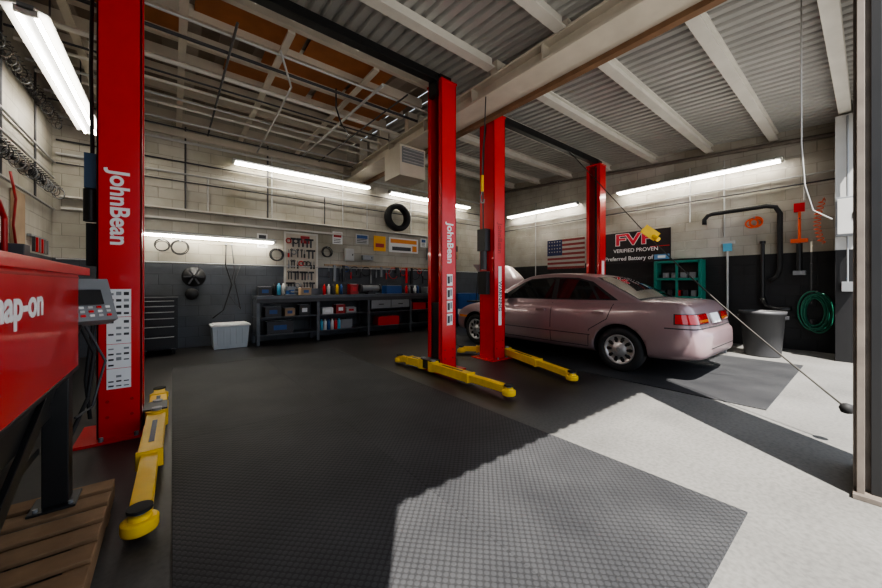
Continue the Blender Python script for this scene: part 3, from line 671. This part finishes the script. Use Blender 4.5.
def frus(m, c, a, b, h, mat):
    x, y, z = c
    o = [(x-a[0], y-a[1], z), (x+a[0], y-a[1], z), (x+a[0], y+a[1], z), (x-a[0], y+a[1], z), (x-b[0], y-b[1], z+h), (x+b[0], y-b[1], z+h), (x+b[0], y+b[1], z+h), (x-b[0], y+b[1], z+h)]
    m.add(o, [(0, 3, 2, 1), (0, 1, 5, 4), (1, 2, 6, 5), (2, 3, 7, 6), (3, 0, 4, 7)], mat)
frus(m, (.88, 7.72, 0), (.27, .2), (.30, .23), .42, PLAST); m.bb(.56, 1.2, 7.47, 7.97, .42, .45, WHT); m.bb(.6, 1.16, 7.5, 7.94, .45, .465, WHT)
for k in range(5): m.bb(.66+.1*k, .68+.1*k, 7.485, 7.5, .08, .38, PLAST)
m.build('storage_tote', .004)
m = MB(); m.bb(6.6, 7.4, 7.5, 8.0, .05, .95, BLUE); m.bb(6.63, 6.98, 7.485, 7.5, .1, .9, BLUE); m.bb(7.02, 7.37, 7.485, 7.5, .1, .9, BLUE); m.bb(6.93, 6.95, 7.47, 7.485, .45, .6, GRY); m.bb(7.05, 7.07, 7.47, 7.485, .45, .6, GRY); m.bb(6.62, 7.38, 7.52, 7.98, 0, .05, BLK); m.build('blue_cabinet', .005)
m = MB(); m.bb(3.15, 3.70, 5.15, 5.7, 3.15, 3.70, M('heater_enamel', (.60, .55, .45), .5)); m.bb(3.19, 3.66, 5.135, 5.15, 3.38, 3.66, GRY)
for k in range(5): m.box((3.425, 5.125, 3.41+.055*k), (.44, .03, .012), LGR, (math.radians(30), 0, 0))
m.cyl((3.42, 5.4, 3.70), (3.42, 5.4, 3.80), .01, DK, seg=6); m.cyl((3.66, 5.4, 3.70), (3.66, 5.4, 3.8), .01, DK, seg=6); m.build('unit_heater', .006)
m = MB(); hx, hy = 3.36, 3.3
m.tube([(hx+.04, hy, 3.8), (hx+.02, hy, 3.4), (hx-.02, hy, 3.0), (hx-.03, hy, 2.7)], .008, DK); m.cyl((hx-.03, hy, 2.48), (hx-.03, hy, 2.7), .02, YEL)
m.tube([(hx-.03, hy, 2.48), (hx-.07, hy, 2.40), (hx-.05, hy, 2.32), (hx, hy, 2.33), (hx+.01, hy, 2.38)], .008, GRY); m.build('hanging_hook')

# ------------------------------------------------------------------ right wall
m = MB(); fy0, fy1, fz0, fz1 = 6.17, 4.97, 1.68, 2.55
CR = M('flag_red', (.22, .035, .035), .8); CW = M('flag_white', (.35, .33, .30), .8); CB = M('flag_blue', (.02, .025, .08), .8)
for k in range(13):
    z1 = fz1-(fz1-fz0)*k/13; m.bb(XR-.02, XR-.01, fy1, fy0, z1-(fz1-fz0)/13, z1, CR if k % 2 == 0 else CW)
m.bb(XR-.024, XR-.02, 5.67, fy0, 2.08, fz1, CB)
for i in range(5):
    for j in range(4): m.box((XR-.026, 6.1-.09*i, 2.49-.1*j), (.004, .03, .03), CW, (math.radians(45), 0, 0))
m.bb(XR-.01, XR, fy1, fy0, fz0, fz1, CW)
m.build('american_flag')
m = MB(); m.bb(XR-.02, XR, 2.875, 4.46, 1.76, 2.54, M('banner_black', (.014, .011, .013), .5)); m.bb(XR-.024, XR-.02, 2.9, 3.3, 2.12, 2.135, RED)
m.box((XR-.023, 3.06, 1.87), (.004, .32, .12), M('banner_blue', (.12, .28, .5), .5)); m.box((XR-.026, 3.06, 1.87), (.004, .16, .06), LABEL)
bn = m.build('banner')
PK = M('banner_red', (.7, .03, .06), .5)
text('FVP', (XR-.026, 3.68, 2.34), (0, -1, 0), (0, 0, 1), .40, LABEL, bn, sx=1.45, off=.05)
text('FVP', (XR-.030, 3.68, 2.34), (0, -1, 0), (0, 0, 1), .40, PK, bn, sx=1.45, off=.02)
text('VERIFIED PROVEN', (XR-.026, 3.65, 2.07), (0, -1, 0), (0, 0, 1), .13, LABEL, bn)
text('Preferred Battery of', (XR-.026, 3.82, 1.87), (0, -1, 0), (0, 0, 1), .14, LABEL, bn)
m = MB()
for y in (2.25, 3.1): m.bb(XR-.3, XR-.0, y-.03, y+.03, .9, 1.75, TEAL)
for z in (.93, 1.33, 1.72): m.bb(XR-.3, XR, 2.25, 3.1, z-.025, z+.025, TEAL)
m.bb(XR-.3, XR-.27, 2.65, 2.7, .93, 1.72, TEAL); m.bb(XR-.02, XR, 2.28, 3.07, .95, 1.7, BLK)
for k in range(5): m.box((XR-.15, 2.38+.15*k, 1.02), (.14, .1, .13), random.choice([DK, GRY, RED]))
for k in range(4): m.box((XR-.15, 2.4+.17*k, 1.42), (.14, .12, .12), random.choice([DK, GRY, WHT]))
m.build('teal_parts_rack', .004)
m = MB(); px = XR-.1
pts = [(px, 2.22, 2.5), (px, 2.22, 2.6), (px, 2.16, 2.68), (px, 2.08, 2.7), (px, 1.25, 2.72), (px, 1.12, 2.68), (px, 1.06, 2.55), (px, 1.06, 1.5), (px, 1.1, 1.36), (px, 1.2, 1.28)]
m.tube(pts, .04, BLKR, 12); m.cyl((px, 1.3, 2.0), (px, 1.3, .9), .03, BLK); m.cyl((px, 1.3, 2.05), (px, 1.3, 2.0), .045, BLK)
m.tube([(px, 1.3, .95), (px-.02, 1.25, .78), (px-.1, 1.1, .74), (px-.15, .9, .76)], .045, BLK)
for z in (2.2, 1.7): m.bb(px, XR, 1.04, 1.08, z, z+.04, DK)
m.bb(px, XR, 1.6, 1.64, 2.69, 2.72, DK); m.bb(px, XR, 2.20, 2.24, 2.5, 2.53, DK)
m.build('exhaust_hose')
m = MB(); m.cyl((XR-.06, 1.84, .55), (XR-.06, 1.84, 2.02), .018, LGR); m.box((XR-.06, 1.84, 1.98), (.05, .14, .16), LBLUE); m.box((XR-.06, 1.84, 2.08), (.04, .24, .06), LGR); m.cyl((XR, 1.84, 1.9), (XR-.07, 1.84, 1.9), .01, DK, seg=6); m.build('shop_broom')
def wring(y, z, R, r, mat, n, sy=1.0, name='coiled_air_hose'):
    m = MB(); m.cyl((XR, y, z+R*sy-.02), (XR-.16, y, z+R*sy-.02), .015, GRY, seg=8)
    for k in range(n): m.ring((XR-.05-.015*k, y+random.uniform(-.04, .04), z+random.uniform(-.03, .03)), (1, random.uniform(-.08, .08), 0), R*random.uniform(.7, 1), r, mat, 32, sy*random.uniform(.9, 1))
    m.build(name)
wring(1.42, 2.42, .12, .014, ORG, 4); wring(.60, .72, .19, .012, GRN, 10, 2.0, 'garden_hose')
m = MB()
m.cyl((8.9, .80, 1.95), (8.9, .80, 2.55), .02, ORG); m.box((8.9, .80, 2.6), (.08, .14, .16), RED); m.box((8.9, .80, 2.0), (.1, .22, .07), ORG); m.cyl((8.9, .80, 1.45), (8.9, .80, 1.95), .04, BLK); m.box((8.9, .80, 1.42), (.1, .16, .08), GRY); m.cyl((XR, .80, 2.4), (8.88, .80, 2.4), .012, DK, seg=6)
m.build('hanging_impact_tool', .004)
m = MB(); pts = []
for i in range(140):
    t = i/139; a = t*22*math.pi; pts.append((8.5+.04*math.cos(a), .50+.04*math.sin(a)+.06*math.sin(t*3.1), 2.6-.7*t))
m.tube(pts, .007, ORG, 6); m.tube([(8.54, .50, 2.6), (8.8, .50, 2.7), (XR, .50, 2.7)], .008, ORG, 6); m.build('coiled_air_hose')
m = MB(); m.lathe((7.9, 1.15, 0), (0, 0, 1), [(.001, 0), (.23, 0), (.235, .02), (.285, .70), (.30, .70), (.305, .76), (.29, .76), (.27, .70), (.22, .03), (.001, .03)], M('trash_plastic', (.05, .05, .053), .5), 36)
for s in (-1, 1): m.box((7.9, 1.15+s*.30, .66), (.12, .04, .05), DK)
m.build('trash_can')
m = MB(); m.cyl((XR-.06, .1, rz(0)-.22), (XR-.06, 8.0, rz(8)-.24), .04, DIRT, seg=12); m.cyl((XR-.04, .1, 3.2), (XR-.04, 8.0, 3.2), .016, LGR, seg=8); m.cyl((XR-.04, .1, 3.05), (XR-.04, 8.0, 3.05), .014, DK, seg=8)
for y, a, b in ((.75, 2.75, 3.2), (1.9, 2.2, 3.8), (4.7, 1.3, 3.8), (6.6, 1.3, 3.8), (2.5, 2.6, 3.8)): m.cyl((XR-.03, y, a), (XR-.03, y, b), .014, LGR, seg=8)
m.build('conduit_right')
m = MB(); A = Vector((3.9, .11, .29)); B = Vector((5, 1.83, 1.83)); C = Vector((6.4, 3.84, 3.94))
m.tube([A+(B-A)*t/8-Vector((0, 0, .05*math.sin(math.pi*t/8))) for t in range(9)]+[B+(C-B)*t/6 for t in range(1, 7)], .007, ROPE, 6)
m.lathe(A-Vector((0, 0, .04)), (0, 0, 1), [(.001, 0), (.03, .01), (.04, .04), (.03, .07), (.001, .08)], BLKR, 16)
m.box(B+Vector((-.04, -.02, .06)), (.03, .20, .12), YEL, (math.radians(40), 0, .5)); m.cyl(B+Vector((.05, .10, .12)), B+Vector((-.05, -.12, -.04)), .03, YEL, seg=10)
m.build('pull_rope')
m = MB(); m.tube([(4.93, .43, 4.04), (4.93, .43, 3.2), (4.94, .43, 2.6), (4.97, .41, 2.2), (5.05, .36, 1.95), (5.18, .24, 1.86)], .006, LGR, 6); m.build('hanging_cord')
m = MB()
m.tube([(1.0, 4.3, 3.95), (1.3, 5.0, 3.95), (1.35, 6, 3.98), (1.4, 8.0, 3.98)], .014, LGR, 8)
for y, z, r, mt in ((5.6, 4.08, .03, RAFT), (7.0, 4.1, .025, RAFT), (6.6, 4.05, .018, LGR), (4.9, 4.05, .02, DK), (7.4, 4.02, .02, LGR), (7.6, 3.98, .014, DK), (5.9, 4.06, .014, DK), (6.2, 4.08, .022, RAFT), (4.5, 4.02, .014, LGR)): m.cyl((-1.45, y, z), (3.35, y, z), r, mt, seg=8)
m.cyl((2.3, 4.2, 3.98), (2.3, 8.05, 4.1), .022, LGR, seg=8); m.cyl((2.7, 4.2, 3.98), (2.7, 8.05, 4.1), .012, DK, seg=8); m.cyl((.55, 4.2, 4.0), (.55, 8.05, 4.12), .014, DK, seg=8)
m.tube([(1.9, 4.9, 4.1), (1.92, 4.95, 3.85), (2.1, 5.2, 3.75), (2.4, 5.6, 3.80), (2.6, 6.2, 4.0)], .012, BLK, 8)
m.build('ceiling_conduit')

# ------------------------------------------------------------------ light
w = bpy.data.worlds.new('World'); sc.world = w; w.use_nodes = True
bg = w.node_tree.nodes['Background']; bg.inputs[0].default_value = (.76, .86, 1, 1); bg.inputs[1].default_value = 1.8
sd = bpy.data.lights.new('sun', 'SUN'); sd.energy = 17; sd.angle = .008; sd.color = (1, .95, .88)
so = bpy.data.objects.new('sun', sd); COL.objects.link(so); so.rotation_euler = Vector((1.155, 1.65, -3.5)).to_track_quat('-Z', 'Y').to_euler(); so.location = (-4, -6, 12)

# ------------------------------------------------------------------ camera
cd = bpy.data.cameras.new('camera'); co = bpy.data.objects.new('camera', cd); COL.objects.link(co)
cd.sensor_width = 36; cd.lens = 340/882*36; cd.shift_y = -9/882; cd.clip_start = .02
co.location = (0, 0, 1.2); co.rotation_euler = (math.radians(90), 0, -math.radians(38.35))
sc.camera = co
